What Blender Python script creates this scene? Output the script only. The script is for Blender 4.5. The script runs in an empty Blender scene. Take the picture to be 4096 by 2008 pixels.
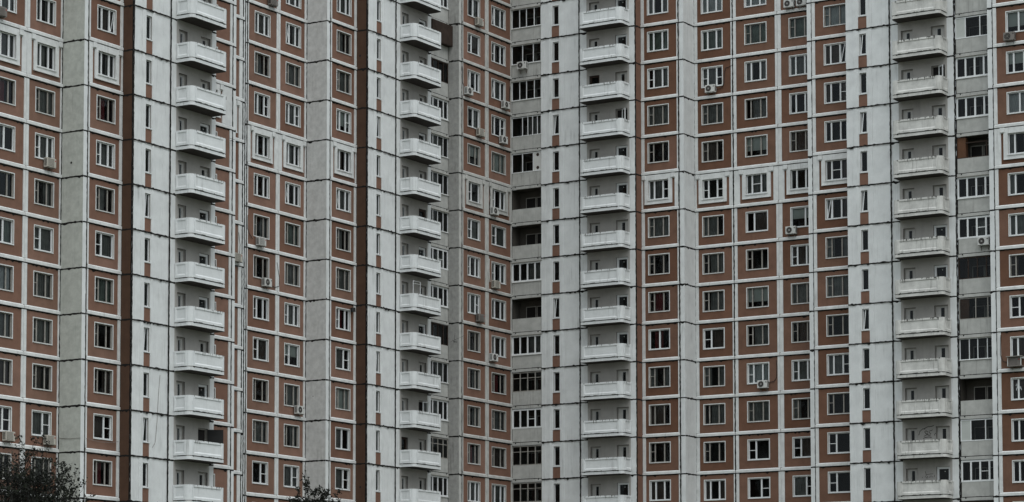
import bpy, math, random
from mathutils import Matrix, Vector, noise as mnoise
R = math.radians
random.seed(7)
scene = bpy.context.scene
col = scene.collection

# ------------------------------------------------------------------ camera
EYE = 1.6                      # camera height above the ground
FPX, PITCH, V0, H0, DL = 10614.6, R(4.1091), 1004.4, 46.7949, 1.5304
ROLL, X0, Y0, TH = R(0.0777), 0.037, 200.533, R(-31.2017)
cam = bpy.data.cameras.new("camera")
cam.sensor_width = 36.0
cam.lens = 36.0 * FPX / 4096.0
cam.shift_y = V0 / 4096.0
cam.clip_start, cam.clip_end = 0.5, 3000.0
camo = bpy.data.objects.new("camera", cam)
col.objects.link(camo)
camo.matrix_world = Matrix.Translation((0, 0, EYE)) @ Matrix.Rotation(R(90) + PITCH, 4, 'X') @ Matrix.Rotation(-ROLL, 4, 'Z')
scene.camera = camo

# ------------------------------------------------------------------ sky and sun (overcast)
SUN_EL, SUN_AZ = R(58), math.atan2(0.42, -0.9)
world = bpy.data.worlds.new("World")
scene.world = world
world.use_nodes = True
nt = world.node_tree
bg = nt.nodes["Background"]
sky = nt.nodes.new("ShaderNodeTexSky")
sky.sky_type = 'NISHITA'
sky.sun_disc = False
sky.sun_elevation, sky.sun_rotation = SUN_EL, SUN_AZ
sky.air_density, sky.dust_density = 1.0, 3.0
mixw = nt.nodes.new("ShaderNodeMixRGB")
mixw.inputs[0].default_value = 0.85
# the cloud layer: an overcast sky is about three times brighter overhead than at the horizon
tcw = nt.nodes.new("ShaderNodeTexCoord"); sep = nt.nodes.new("ShaderNodeSeparateXYZ")
nt.links.new(tcw.outputs["Generated"], sep.inputs[0])
rw = nt.nodes.new("ShaderNodeValToRGB")
rw.color_ramp.elements[0].position, rw.color_ramp.elements[0].color = 0.0, (0.195, 0.21, 0.216, 1)
rw.color_ramp.elements[1].position, rw.color_ramp.elements[1].color = 1.0, (0.89, 0.96, 0.985, 1)
nt.links.new(sep.outputs["Z"], rw.inputs[0])
ml = nt.nodes.new("ShaderNodeVectorMath"); ml.operation = 'SCALE'; ml.inputs["Scale"].default_value = 15.0
nt.links.new(rw.outputs[0], ml.inputs[0])
nt.links.new(ml.outputs[0], mixw.inputs[2])
nt.links.new(sky.outputs[0], mixw.inputs[1])
nt.links.new(mixw.outputs[0], bg.inputs[0])
bg.inputs[1].default_value = 0.15
sl = bpy.data.lights.new("sun", 'SUN')
sl.energy, sl.angle, sl.color = 1.15, R(50), (1.0, 0.985, 0.96)
so = bpy.data.objects.new("sun", sl)
col.objects.link(so)
sd = Vector((math.sin(SUN_AZ) * math.cos(SUN_EL), math.cos(SUN_AZ) * math.cos(SUN_EL), math.sin(SUN_EL)))
so.rotation_euler = sd.to_track_quat('Z', 'Y').to_euler()
so.location = (60, 20, 120)
scene.view_settings.view_transform = 'Standard'
scene.view_settings.look = 'None'
scene.view_settings.exposure = -0.17
scene.view_settings.gamma = 1.0

# ------------------------------------------------------------------ materials
MATS = {}

def mat(name, rgb, rough=0.85, mottle=0.12, scale=3.0, streak=0.0, speck=0.0, dirt=(0.10, 0.095, 0.085), bump=0.0, metal=0.0):
    m = bpy.data.materials.new(name)
    m.use_nodes = True
    t = m.node_tree
    b = t.nodes["Principled BSDF"]
    b.inputs["Roughness"].default_value = rough
    b.inputs["Metallic"].default_value = metal
    b.inputs["Specular IOR Level"].default_value = 0.25
    tc = t.nodes.new("ShaderNodeTexCoord")
    oi = t.nodes.new("ShaderNodeObjectInfo")
    sc_ = t.nodes.new("ShaderNodeVectorMath"); sc_.operation = 'SCALE'
    sc_.inputs[0].default_value = (173, 91, 57)
    t.links.new(oi.outputs["Random"], sc_.inputs["Scale"])
    ad = t.nodes.new("ShaderNodeVectorMath"); ad.operation = 'ADD'
    t.links.new(tc.outputs["Object"], ad.inputs[0]); t.links.new(sc_.outputs[0], ad.inputs[1])
    def noise(s, det, vec=None, rough_=0.6):
        n = t.nodes.new("ShaderNodeTexNoise")
        n.inputs["Scale"].default_value = s; n.inputs["Detail"].default_value = det
        n.inputs["Roughness"].default_value = rough_
        t.links.new(vec or ad.outputs[0], n.inputs["Vector"])
        return n.outputs["Fac"]
    def ramp(fac, a, b_, lo=0.0, hi=1.0):
        r = t.nodes.new("ShaderNodeMapRange")
        r.inputs[1].default_value, r.inputs[2].default_value = a, b_
        r.inputs[3].default_value, r.inputs[4].default_value = lo, hi
        t.links.new(fac, r.inputs[0])
        return r.outputs[0]
    def mix(fac, c1, c2, op='MIX'):
        x = t.nodes.new("ShaderNodeMixRGB"); x.blend_type = op
        if isinstance(fac, float): x.inputs[0].default_value = fac
        else: t.links.new(fac, x.inputs[0])
        for k, c in ((1, c1), (2, c2)):
            if isinstance(c, tuple): x.inputs[k].default_value = (*c, 1)
            else: t.links.new(c, x.inputs[k])
        return x.outputs[0]
    cur = mix(ramp(noise(scale * 0.35, 5), 0.3, 0.7), tuple(c * (1 - mottle) for c in rgb), tuple(min(1, c * (1 + mottle * 0.7)) for c in rgb))
    fine = ramp(noise(scale * 14, 3), 0.25, 0.75, 1 - mottle * 0.7, 1 + mottle * 0.5)
    cf = t.nodes.new("ShaderNodeCombineColor")
    for k in range(3): t.links.new(fine, cf.inputs[k])
    cur = mix(1.0, cur, cf.outputs[0], 'MULTIPLY')
    if streak > 0:
        mp = t.nodes.new("ShaderNodeMapping"); mp.inputs["Scale"].default_value = (5.5, 5.5, 0.35)
        t.links.new(ad.outputs[0], mp.inputs[0])
        s1 = ramp(noise(1.0, 4, mp.outputs[0], 0.7), 0.52, 0.75)
        s2 = ramp(noise(0.5, 3), 0.42, 0.68)
        mm = t.nodes.new("ShaderNodeMath"); mm.operation = 'MULTIPLY'
        t.links.new(s1, mm.inputs[0]); t.links.new(s2, mm.inputs[1])
        m2 = t.nodes.new("ShaderNodeMath"); m2.operation = 'MULTIPLY'; m2.inputs[1].default_value = streak
        t.links.new(mm.outputs[0], m2.inputs[0])
        cur = mix(m2.outputs[0], cur, dirt)
    if speck > 0:
        s3 = ramp(noise(7.0, 6, None, 0.8), 0.66, 0.74, 0.0, speck)
        cur = mix(s3, cur, dirt)
    t.links.new(cur, b.inputs["Base Color"])
    if bump > 0:
        bp = t.nodes.new("ShaderNodeBump"); bp.inputs["Strength"].default_value = bump; bp.inputs["Distance"].default_value = 0.02
        t.links.new(noise(scale * 18, 3), bp.inputs["Height"])
        t.links.new(bp.outputs[0], b.inputs["Normal"])
    MATS[name] = m
    return m
WHITE = mat("white_paint", (0.70, 0.715, 0.715), streak=0.45, speck=0.25, mottle=0.10, bump=0.15)
TRIM = mat("white_trim", (0.68, 0.69, 0.685), streak=0.5, speck=0.55, mottle=0.14, scale=5, bump=0.2)
DIRTY = mat("weathered_white_paint", (0.62, 0.615, 0.59), streak=0.95, speck=0.6, mottle=0.2, scale=4, bump=0.25)
BALC = mat("balcony_white_paint", (0.72, 0.74, 0.745), streak=0.5, speck=0.5, mottle=0.08, scale=4, bump=0.15)
BROWN = mat("brown_render", (0.198, 0.108, 0.077), streak=0.28, speck=0.12, mottle=0.14, scale=4, dirt=(0.07, 0.045, 0.035), bump=0.3)
BROWNS = [BROWN] + [mat(nm, c, streak=0.35, speck=0.15, mottle=0.16, scale=4, dirt=(0.07, 0.045, 0.035), bump=0.3) for nm, c in
          (("faded_brown_render", (0.230, 0.132, 0.098)), ("worn_brown_render", (0.174, 0.092, 0.063)), ("dusty_brown_render", (0.204, 0.118, 0.086)))]
BROWN2 = mat("deep_brown_render", (0.163, 0.083, 0.054), streak=0.3, speck=0.15, mottle=0.14, scale=4, dirt=(0.06, 0.04, 0.03), bump=0.3)
BROWNS2 = [BROWN2] + [mat(nm, c, streak=0.35, speck=0.15, mottle=0.16, scale=4, dirt=(0.06, 0.04, 0.03), bump=0.3) for nm, c in
          (("deep_faded_brown_render", (0.188, 0.102, 0.071)), ("deep_worn_brown_render", (0.140, 0.069, 0.043)), ("deep_dusty_brown_render", (0.168, 0.091, 0.062)))]
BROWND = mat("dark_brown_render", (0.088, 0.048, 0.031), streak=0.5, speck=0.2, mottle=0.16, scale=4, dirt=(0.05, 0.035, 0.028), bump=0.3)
GREYG = mat("greenish_pebbledash", (0.50, 0.515, 0.475), streak=0.45, speck=0.35, mottle=0.16, scale=9, bump=0.5)
GREY = mat("grey_pebbledash", (0.60, 0.60, 0.59), streak=0.45, speck=0.4, mottle=0.15, scale=9, bump=0.5)
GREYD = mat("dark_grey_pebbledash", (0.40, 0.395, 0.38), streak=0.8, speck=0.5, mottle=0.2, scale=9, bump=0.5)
TRIMD = mat("grimy_white_trim", (0.50, 0.495, 0.475), streak=0.8, speck=0.6, mottle=0.18, scale=5, bump=0.2)  # streaked trim, base colour darkened to paint shade at the inner corner
PARA = mat("grey_panel", (0.45, 0.45, 0.43), streak=0.85, speck=0.4, mottle=0.16, scale=5)
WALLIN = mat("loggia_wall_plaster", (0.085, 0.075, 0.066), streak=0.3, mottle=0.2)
NICHE = mat("balcony_wall_plaster", (0.40, 0.385, 0.365), streak=0.3, mottle=0.12, scale=3)  # bare plaster, colour darkened further for the shade below each slab
NICHED = mat("shabby_door_reveal", (0.20, 0.19, 0.18), streak=0.4, mottle=0.2)  # dark tone paints the recess shade around balcony doors and windows
SOFFIT = mat("slab_soffit", (0.055, 0.047, 0.042), streak=0.0, speck=0.3, mottle=0.15)  # dirty concrete, with the shade under the slab put into its colour
BLACK = mat("bitumen_joint", (0.012, 0.011, 0.010), mottle=0.3)
STAIN = mat("black_algae_stain", (0.10, 0.098, 0.09), mottle=0.35, scale=9)
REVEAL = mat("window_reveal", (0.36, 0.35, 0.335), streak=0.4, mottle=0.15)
OLD = mat("old_grey_wood_frame", (0.31, 0.295, 0.27), streak=0.4, speck=0.5, mottle=0.2, scale=8)
PVC = mat("white_plastic_frame", (0.72, 0.735, 0.74), rough=0.45, mottle=0.04)
DOORP = mat("grey_door_panel", (0.46, 0.45, 0.43), streak=0.4, mottle=0.15, scale=6)
DARKW = mat("dark_brown_wood", (0.045, 0.030, 0.024), mottle=0.3, scale=5)
CABIN = mat("orange_brown_plywood", (0.12, 0.058, 0.032), mottle=0.25, scale=3, streak=0.4)
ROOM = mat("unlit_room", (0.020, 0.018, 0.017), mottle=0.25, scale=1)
LACE = mat("grey_lace_curtain", (0.20, 0.20, 0.195), mottle=0.3, scale=6)
WCUR = mat("white_curtain", (0.45, 0.465, 0.475), mottle=0.2, scale=5)
RCUR = mat("wine_red_curtain", (0.16, 0.030, 0.035), mottle=0.3, scale=5)
NCUR = mat("grey_green_curtain", (0.17, 0.205, 0.18), mottle=0.35, scale=5)
BLIND = mat("pale_blind", (0.48, 0.50, 0.48), mottle=0.08, scale=4)
BCUR = mat("brown_curtain", (0.11, 0.085, 0.075), mottle=0.3, scale=5)
METAL = mat("white_metal", (0.58, 0.58, 0.56), rough=0.5, mottle=0.1, streak=0.4)
BEIGE = mat("yellowed_metal", (0.50, 0.475, 0.42), rough=0.5, mottle=0.12, streak=0.4)
TAUPE = mat("brown_grey_metal", (0.20, 0.18, 0.165), rough=0.5, mottle=0.15)
FAN = mat("fan_black", (0.02, 0.02, 0.02), rough=0.6)
RED = mat("red_sticker", (0.35, 0.04, 0.03))
BARK = mat("twig_bark", (0.022, 0.020, 0.018), mottle=0.3, scale=9)
LEAF = mat("dark_olive_leaf", (0.026, 0.031, 0.019), mottle=0.35, scale=2)
LEAF2 = mat("dark_leaf", (0.013, 0.015, 0.011), mottle=0.3, scale=2)
GRASS = mat("ground_grass", (0.055, 0.065, 0.035), mottle=0.3, scale=0.3)
ASPH = mat("roof_felt", (0.06, 0.06, 0.06), mottle=0.2)
SPRAY = mat("black_spray_paint", (0.03, 0.028, 0.027))

def glass_mat():
    m = bpy.data.materials.new("window_glass")
    m.use_nodes = True
    t = m.node_tree
    t.nodes.remove(t.nodes["Principled BSDF"])
    out = t.nodes["Material Output"]
    tr = t.nodes.new("ShaderNodeBsdfTransparent"); tr.inputs[0].default_value = (0.66, 0.69, 0.68, 1)
    gl = t.nodes.new("ShaderNodeBsdfGlossy"); gl.inputs["Roughness"].default_value = 0.03
    gl.inputs[0].default_value = (0.9, 0.95, 1.0, 1)
    fr = t.nodes.new("ShaderNodeFresnel"); fr.inputs[0].default_value = 1.32
    tc = t.nodes.new("ShaderNodeTexCoord")
    ns = t.nodes.new("ShaderNodeTexNoise"); ns.inputs["Scale"].default_value = 1.3
    bp = t.nodes.new("ShaderNodeBump"); bp.inputs["Strength"].default_value = 0.10; bp.inputs["Distance"].default_value = 0.05
    t.links.new(tc.outputs["Object"], ns.inputs["Vector"]); t.links.new(ns.outputs["Fac"], bp.inputs["Height"])
    t.links.new(bp.outputs[0], gl.inputs["Normal"])
    mx = t.nodes.new("ShaderNodeMixShader")
    t.links.new(fr.outputs[0], mx.inputs[0]); t.links.new(tr.outputs[0], mx.inputs[1]); t.links.new(gl.outputs[0], mx.inputs[2])
    t.links.new(mx.outputs[0], out.inputs[0])
    return m
GLASS = glass_mat()

# ------------------------------------------------------------------ mesh builder.  Facade frame: u to the right, v up, w out of the wall
class MB:
    def __init__(s): s.v, s.f, s.m, s.mats = [], [], [], []
    def mi(s, m):
        if m not in s.mats: s.mats.append(m)
        return s.mats.index(m)
    def poly(s, pts, m):                       # pts as (u, v, w)
        k = len(s.v)
        s.v += [(p[0], -p[2], p[1]) for p in pts]
        s.f.append(tuple(range(k, k + len(pts)))); s.m.append(s.mi(m))
    def box(s, u0, u1, v0, v1, w0, w1, m, mt=None):
        p = [(u0, v0, w1), (u1, v0, w1), (u1, v1, w1), (u0, v1, w1), (u0, v0, w0), (u1, v0, w0), (u1, v1, w0), (u0, v1, w0)]
        k = len(s.v); s.v += [(a, -c, b) for a, b, c in p]
        i, j = s.mi(m), s.mi(mt or m)
        for q, mm in (((0, 1, 2, 3), i), ((5, 4, 7, 6), i), ((4, 0, 3, 7), i), ((1, 5, 6, 2), i), ((3, 2, 6, 7), i), ((4, 5, 1, 0), j)):
            s.f.append(tuple(k + x for x in q)); s.m.append(mm)
    def ledge(s, u0, u1, v0, v1, w, m, bev=0.07):   # bar with a sloping top and mitred ends
        b = bev
        F = [(u0, v0, w), (u1, v0, w), (u1, v1 - b, w), (u0, v1 - b, w)]
        T = [(u0 + .03, v1, .01), (u1 - .03, v1, .01)]
        s.poly(F, m)
        s.poly([F[3], F[2], T[1], T[0]], m)
        s.poly([(u0, v0, 0), (u1, v0, 0), (u1, v0, w), (u0, v0, w)], m)
        s.poly([(u0, v0, 0), F[0], F[3], T[0]], m)
        s.poly([F[1], (u1, v0, 0), T[1], F[2]], m)
    def sheet(s, u0, u1, v0, v1, w, holes, m, depth=0.14, rm=None):   # flat sheet with rectangular holes and their reveals
        us = sorted({u0, u1, *[h[0] for h in holes], *[h[1] for h in holes]})
        vs = sorted({v0, v1, *[h[2] for h in holes], *[h[3] for h in holes]})
        us = [x for x in us if u0 <= x <= u1]; vs = [x for x in vs if v0 <= x <= v1]
        for i in range(len(us) - 1):
            for j in range(len(vs) - 1):
                cu, cv = (us[i] + us[i + 1]) / 2, (vs[j] + vs[j + 1]) / 2
                if any(h[0] < cu < h[1] and h[2] < cv < h[3] for h in holes): continue
                s.poly([(us[i], vs[j], w), (us[i + 1], vs[j], w), (us[i + 1], vs[j + 1], w), (us[i], vs[j + 1], w)], m)
        rm = rm or REVEAL
        for a, b, c, d in holes:
            e = w - depth
            s.poly([(a, c, e), (b, c, e), (b, c, w), (a, c, w)], rm); s.poly([(a, d, w), (b, d, w), (b, d, e), (a, d, e)], rm)
            s.poly([(a, c, w), (a, d, w), (a, d, e), (a, c, e)], rm); s.poly([(b, c, e), (b, d, e), (b, d, w), (b, c, w)], rm)
    def ribbon_h(s, u0, u1, v, w, half=0.052):
        n = max(2, int((u1 - u0) / 0.14)); pts = []
        for i in range(n + 1):
            u = u0 + (u1 - u0) * i / n
            up = half * random.uniform(.6, 1.25); dn = half * random.uniform(.6, 1.25)
            if random.random() < .12: dn += random.uniform(.02, .10)
            if random.random() < .06: up += random.uniform(.02, .06)
            pts.append((u, v + up, v - dn))
        for i in range(n):
            a, b = pts[i], pts[i + 1]
            s.poly([(a[0], a[2], w), (b[0], b[2], w), (b[0], b[1], w), (a[0], a[1], w)], BLACK)
    def ribbon_v(s, u, v0, v1, w, half=0.055):
        n = max(2, int((v1 - v0) / 0.16)); pts = []
        for i in range(n + 1):
            v = v0 + (v1 - v0) * i / n
            pts.append((v, u - half * random.uniform(.6, 1.3), u + half * random.uniform(.6, 1.3)))
        for i in range(n):
            a, b = pts[i], pts[i + 1]
            s.poly([(a[1], a[0], w), (a[2], a[0], w), (b[2], b[0], w), (b[1], b[0], w)], BLACK)
    def tube(s, pts, r0, r1, m, sides=5, frame=True):     # pts in (u, v, w)
        P = [Vector((p[0], -p[2], p[1])) for p in pts] if frame else [Vector(p) for p in pts]
        k0 = len(s.v); n = len(P)
        for i, p in enumerate(P):
            d = (P[min(i + 1, n - 1)] - P[max(i - 1, 0)])
            if d.length < 1e-9: d = Vector((0, 0, 1))
            d.normalize()
            a = d.cross(Vector((0.31, 0.17, 0.93)));
            if a.length < 1e-3: a = d.cross(Vector((1, 0, 0)))
            a.normalize(); b = d.cross(a)
            r = r0 + (r1 - r0) * i / (n - 1)
            for q in range(sides):
                t = 2 * math.pi * q / sides
                s.v.append(tuple(p + (a * math.cos(t) + b * math.sin(t)) * r))
        mi = s.mi(m)
        for i in range(n - 1):
            for q in range(sides):
                s.f.append((k0 + i * sides + q, k0 + i * sides + (q + 1) % sides, k0 + (i + 1) * sides + (q + 1) % sides, k0 + (i + 1) * sides + q)); s.m.append(mi)
        for e in (0, n - 1):
            s.f.append(tuple(k0 + e * sides + q for q in range(sides))); s.m.append(mi)
    def disc(s, u, v, w, r, m, n=18, r_in=0.0):
        for i in range(n):
            a, b = 2 * math.pi * i / n, 2 * math.pi * (i + 1) / n
            if r_in: s.poly([(u + r_in * math.cos(a), v + r_in * math.sin(a), w), (u + r * math.cos(a), v + r * math.sin(a), w), (u + r * math.cos(b), v + r * math.sin(b), w), (u + r_in * math.cos(b), v + r_in * math.sin(b), w)], m)
            else: s.poly([(u, v, w), (u + r * math.cos(a), v + r * math.sin(a), w), (u + r * math.cos(b), v + r * math.sin(b), w)], m)
    def mesh(s, name):
        me = bpy.data.meshes.new(name)
        me.from_pydata(s.v, [], s.f)
        for m in s.mats: me.materials.append(m)
        me.polygons.foreach_set("material_index", s.m)
        me.update()
        return me
    def build(s, name, parent=None, loc=(0, 0, 0), rz=0.0):
        return obj(name, s.mesh(name), parent, loc, rz)
def obj(name, me, parent=None, loc=(0, 0, 0), rz=0.0):
    o = bpy.data.objects.new(name, me)
    col.objects.link(o)
    o.location = loc; o.rotation_euler = (0, 0, rz)
    if parent: o.parent = parent
    return o
def tag(o, label, cat, group=None):
    o["label"] = label; o["category"] = cat
    if group: o["group"] = group
    return o
def empty(name, loc, rz, label, cat, group=None):
    o = bpy.data.objects.new(name, None); col.objects.link(o)
    o.location = loc; o.rotation_euler = (0, 0, rz); o.empty_display_size = 0.3
    return tag(o, label, cat, group)

# ------------------------------------------------------------------ measuring helpers (photograph -> plan)
CT, ST = math.cos(TH), math.sin(TH)
def plan_to_world(a, b, z): return (X0 + a * CT - b * ST, Y0 + a * ST + b * CT, z)
def project(a, b, Yh):
    X, Z = X0 + a * CT - b * ST, Y0 + a * ST + b * CT
    c, s = math.cos(PITCH), math.sin(PITCH)
    zc, yc = Z * c + Yh * s, -Z * s + Yh * c
    return 2048 + FPX * X / zc, 1004 + V0 - FPX * yc / zc
def ray(x, y):
    u, v = x - 2048, 1004 + V0 - y
    u, v = u * math.cos(ROLL) + v * math.sin(ROLL), -u * math.sin(ROLL) + v * math.cos(ROLL)
    c, s = math.cos(PITCH), math.sin(PITCH)
    X, Z, Y = u / FPX, c - v / FPX * s, s + v / FPX * c
    A = lambda p, q: ((p - X0) * CT + (q - Y0) * ST, -(p - X0) * ST + (q - Y0) * CT)
    o, e = A(0, 0), A(X, Z)
    return (o[0], o[1], 0.0), (e[0] - o[0], e[1] - o[1], Y)
def on_wall(x, y, side, plane):            # 'L': the left wing, plane a = const;  'R': the right wing, plane b = const
    o, d = ray(x, y); k = 0 if side == 'L' else 1
    t = (plane - o[k]) / d[k]
    return (o[0] + t * d[0], o[1] + t * d[1], o[2] + t * d[2] + EYE)

# ------------------------------------------------------------------ the four sections of the building
buildings = {}
for key, label, a, b in (
    ("left", "far left apartment block section with a greenish grey side panel column and white balconies", -2.5, -45.0),
    ("mid", "apartment block section left of the inner corner, with a pale grey side panel column", -2.0, -15.0),
    ("corner", "apartment block section right of the inner corner, with brown columns beside a white fold", 10.0, 0.7),
    ("right", "apartment block section at far right with badly weathered balconies and a glazed loggia column", 32.0, -0.6)):
    buildings[key] = empty("apartment_building", plan_to_world(0, 0, 0), TH, label, "apartment building", "joined sections of the apartment block")

def joint_z(key, n): return H0 + EYE - 2.8 * (n + (DL if key == "left" else 0.0))
TOPN = -4
class Bay:
    def __init__(s, key, a, b, W, rot):
        s.key, s.a, s.b, s.W, s.rot = key, a, b, W, rot
        s.par = buildings[key]; s.rz = R(rot)
        def yy(n, u):
            ca = a + u * math.cos(s.rz); cb = b + u * math.sin(s.rz)
            return project(ca, cb, joint_z(key, n) - EYE)[1]
        rows = [n for n in range(TOPN + 1, 17) if joint_z(key, n + 1) > 0]
        s.rows = [n for n in rows if max(yy(n + 1, 0), yy(n + 1, W)) > -12 and min(yy(n, 0), yy(n, W)) < 2020]
        s.below = [n for n in range(TOPN, 18) if n > s.rows[-1] and joint_z(key, n) > 0.3]
        s.above = [n for n in range(TOPN, s.rows[0])]
    def z(s, n): return joint_z(s.key, n + 1)          # floor joint under row n
    def at(s, u, v, n, w=0.0):                          # location in the building's own frame
        c, q = math.cos(s.rz), math.sin(s.rz)
        return (s.a + u * c + w * q, s.b + u * q - w * c, s.z(n) + v)
    def mesh(s, mb, name): return mb.build(name, s.par, (s.a, s.b, 0), s.rz)
    def place(s, me, name, u, n, v=0.0, w=0.0, parent=None): return obj(name, me, s.par, s.at(u, v, n, w), s.rz)

def closing(bay, mb, m, seal_l=True, seal_r=True, base=None):
    """plain panels above and below the rows the photograph shows"""
    for n in bay.above + bay.below:
        z0 = max(bay.z(n), 0.0); z1 = bay.z(n) + 2.8
        mb.sheet(0, bay.W, z0, z1, 0, [], m)
        mb.ribbon_h(0, bay.W, z1, 0.006)
def seals(bay, mb, w, left=True, right=False, l_half=0.055):
    for n in bay.rows:
        if left: mb.ribbon_v(0.015, bay.z(n), bay.z(n) + 2.8, w, l_half)
        if right: mb.ribbon_v(bay.W - 0.015, bay.z(n), bay.z(n) + 2.8, w, l_half)

# ------------------------------------------------------------------ windows
def bars_for(t, w, h):
    """vertical mullions (centre, width), horizontal bars (u0, u1, v)"""
    old = t in 'OPQ'
    m = 0.085 if old else 0.105
    if t in 'OP': V = [(w * .235, m), (w * .70, m)]; Hh = [(0, w * .235, h * .56)] if t == 'O' else []
    elif t == 'Q': V = [(w * .235, m), (w * .70, m)]; Hh = [(w * .70, w, h * .56)]
    elif t in 'WTUVXYZ':
        V = [(w * .27, m), (w * .70, m)]
        Hh = {'V': [(0, w * .27, h * .45)], 'X': [(w * .70, w, h * .5)], 'Y': [(w * .27, w * .70, h * .5)], 'Z': [(0, w * .27, h * .45), (w * .7, w, h * .45)]}.get(t, [])
    elif t == 'L': V = [(w * .36, m)]; Hh = [(0, w * .36, h * .48)]
    elif t == 'R': V = [(w * .60, m)]; Hh = [(w * .60, w, h * .48)]
    elif t == 'N': V = [(w * .66, m)]; Hh = []
    elif t == 'M': V = [(w * .36, m)]; Hh = []
    else: V = [(w * .5, m)]; Hh = []
    return V, Hh, old
cache = {}
def window_mesh(t, w, h):
    k = ('w', t, round(w, 2), round(h, 2))
    if k in cache: return cache[k]
    V, Hh, old = bars_for(t, w, h)
    m = OLD if old else PVC
    mb = MB(); e = 0.05 if old else 0.065
    d0, d1 = -0.17, -0.09 if old else -0.07
    mb.box(0, w, h - e, h, d0, d1, m); mb.box(0, w, 0, e, d0, d1, m)
    mb.box(0, e, e, h - e, d0, d1, m); mb.box(w - e, w, e, h - e, d0, d1, m)
    for c, bw in V: mb.box(c - bw / 2, c + bw / 2, e, h - e, d0, d1, m)
    for a, b, v in Hh: mb.box(max(a, e) + (0.04 if a > 0 else 0), min(b, w - e) - (0.04 if b < w else 0), v - .022, v + .022, d0, d1 - .012, m)
    if t in 'TU':                                   # a sash tilted open
        a, b = (e, V[0][0] - .05) if t == 'T' else (V[1][0] + .05, w - e)
        for q in (a, b - .05):
            mb.poly([(q, e, d1 + .012), (q + .05, e, d1 + .012), (q + .05, h - e, d1 - .14), (q, h - e, d1 - .14)], m)
        q = b if t == 'T' else a
        mb.poly([(a + .02, e, d1 + .006), (a + .07, e, d1 + .006), (b - .03, h - e, d1 + .006), (b - .08, h - e, d1 + .006)], m)
    mb.box(-.03, w + .03, -.05, .0, -.12, .055, m if not old else TRIM)      # drip sill
    rd = 0.95                                       # the room behind
    z0 = -0.178
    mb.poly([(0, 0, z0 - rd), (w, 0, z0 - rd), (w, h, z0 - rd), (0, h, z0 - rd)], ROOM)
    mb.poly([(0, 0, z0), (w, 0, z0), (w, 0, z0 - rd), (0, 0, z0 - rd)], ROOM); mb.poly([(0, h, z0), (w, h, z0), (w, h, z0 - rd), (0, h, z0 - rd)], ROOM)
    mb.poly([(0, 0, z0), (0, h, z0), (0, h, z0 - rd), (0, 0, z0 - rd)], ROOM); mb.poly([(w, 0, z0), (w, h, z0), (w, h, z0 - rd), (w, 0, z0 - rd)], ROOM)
    cache[k] = mb.mesh("window")
    return cache[k]
def pane_mesh(w, h, d=-0.14):
    k = ('p', round(w, 2), round(h, 2), d)
    if k not in cache:
        mb = MB(); mb.poly([(.02, .02, d), (w - .02, .02, d), (w - .02, h - .02, d), (.02, h - .02, d)], GLASS)
        cache[k] = mb.mesh("pane")
    return cache[k]
def curtain_mesh(c, w, h, var):
    k = ('c', c, round(w, 2), round(h, 2), var)
    if k in cache: return cache[k]
    rnd = random.Random(hash((c, var)) % 9973 if False else ord(c) * 31 + var * 7)
    mb = MB()
    m = {'g': LACE, 'w': WCUR, 'r': RCUR, 'n': NCUR, 'b': BLIND, 'k': BCUR}[c]
    spans = [(.03, w - .03)]
    v0 = .03
    if c == 'b': v0 = h * rnd.choice((.05, .3, .45, .2))
    if c in 'gk': spans = [[(.03, w - .03)], [(.03, w * .62)], [(w * .3, w - .03)], [(.03, w * .32), (w * .62, w - .03)], [(.03, w - .03)]][var % 5]
    if c == 'r': spans = [(w * .22, w * .62)]
    for a, b in spans:
        n = max(6, int((b - a) / .045)); fr = rnd.uniform(26, 40)
        P = []
        for i in range(n + 1):
            u = a + (b - a) * i / n
            d = -.235 if c == 'b' else -.26 + .028 * math.sin(u * fr + rnd.uniform(-.4, .4)) + .012 * math.sin(u * 71)
            P.append((u, d))
        for i in range(n):
            mb.poly([(P[i][0], v0, P[i][1]), (P[i + 1][0], v0, P[i + 1][1]), (P[i + 1][0], h - .02, P[i + 1][1]), (P[i][0], h - .02, P[i][1])], m)
    cache[k] = mb.mesh("curtain")
    return cache[k]
def add_window(bay, n, u0, u1, code, v0=0.93, v1=2.37, w=0.0):
    t, c = code[0], code[1]
    wd, h = u1 - u0, v1 - v0
    o = bay.place(window_mesh(t, wd, h), "window", u0, n, v0, w)
    obj("pane", pane_mesh(wd, h), o)
    if c != 'd': obj("curtain", curtain_mesh(c, wd, h, random.randrange(5)), o)
    elif random.random() < .45: obj("curtain", curtain_mesh('k', wd, h, random.choice((1, 2, 3))), o)
    return o

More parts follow.
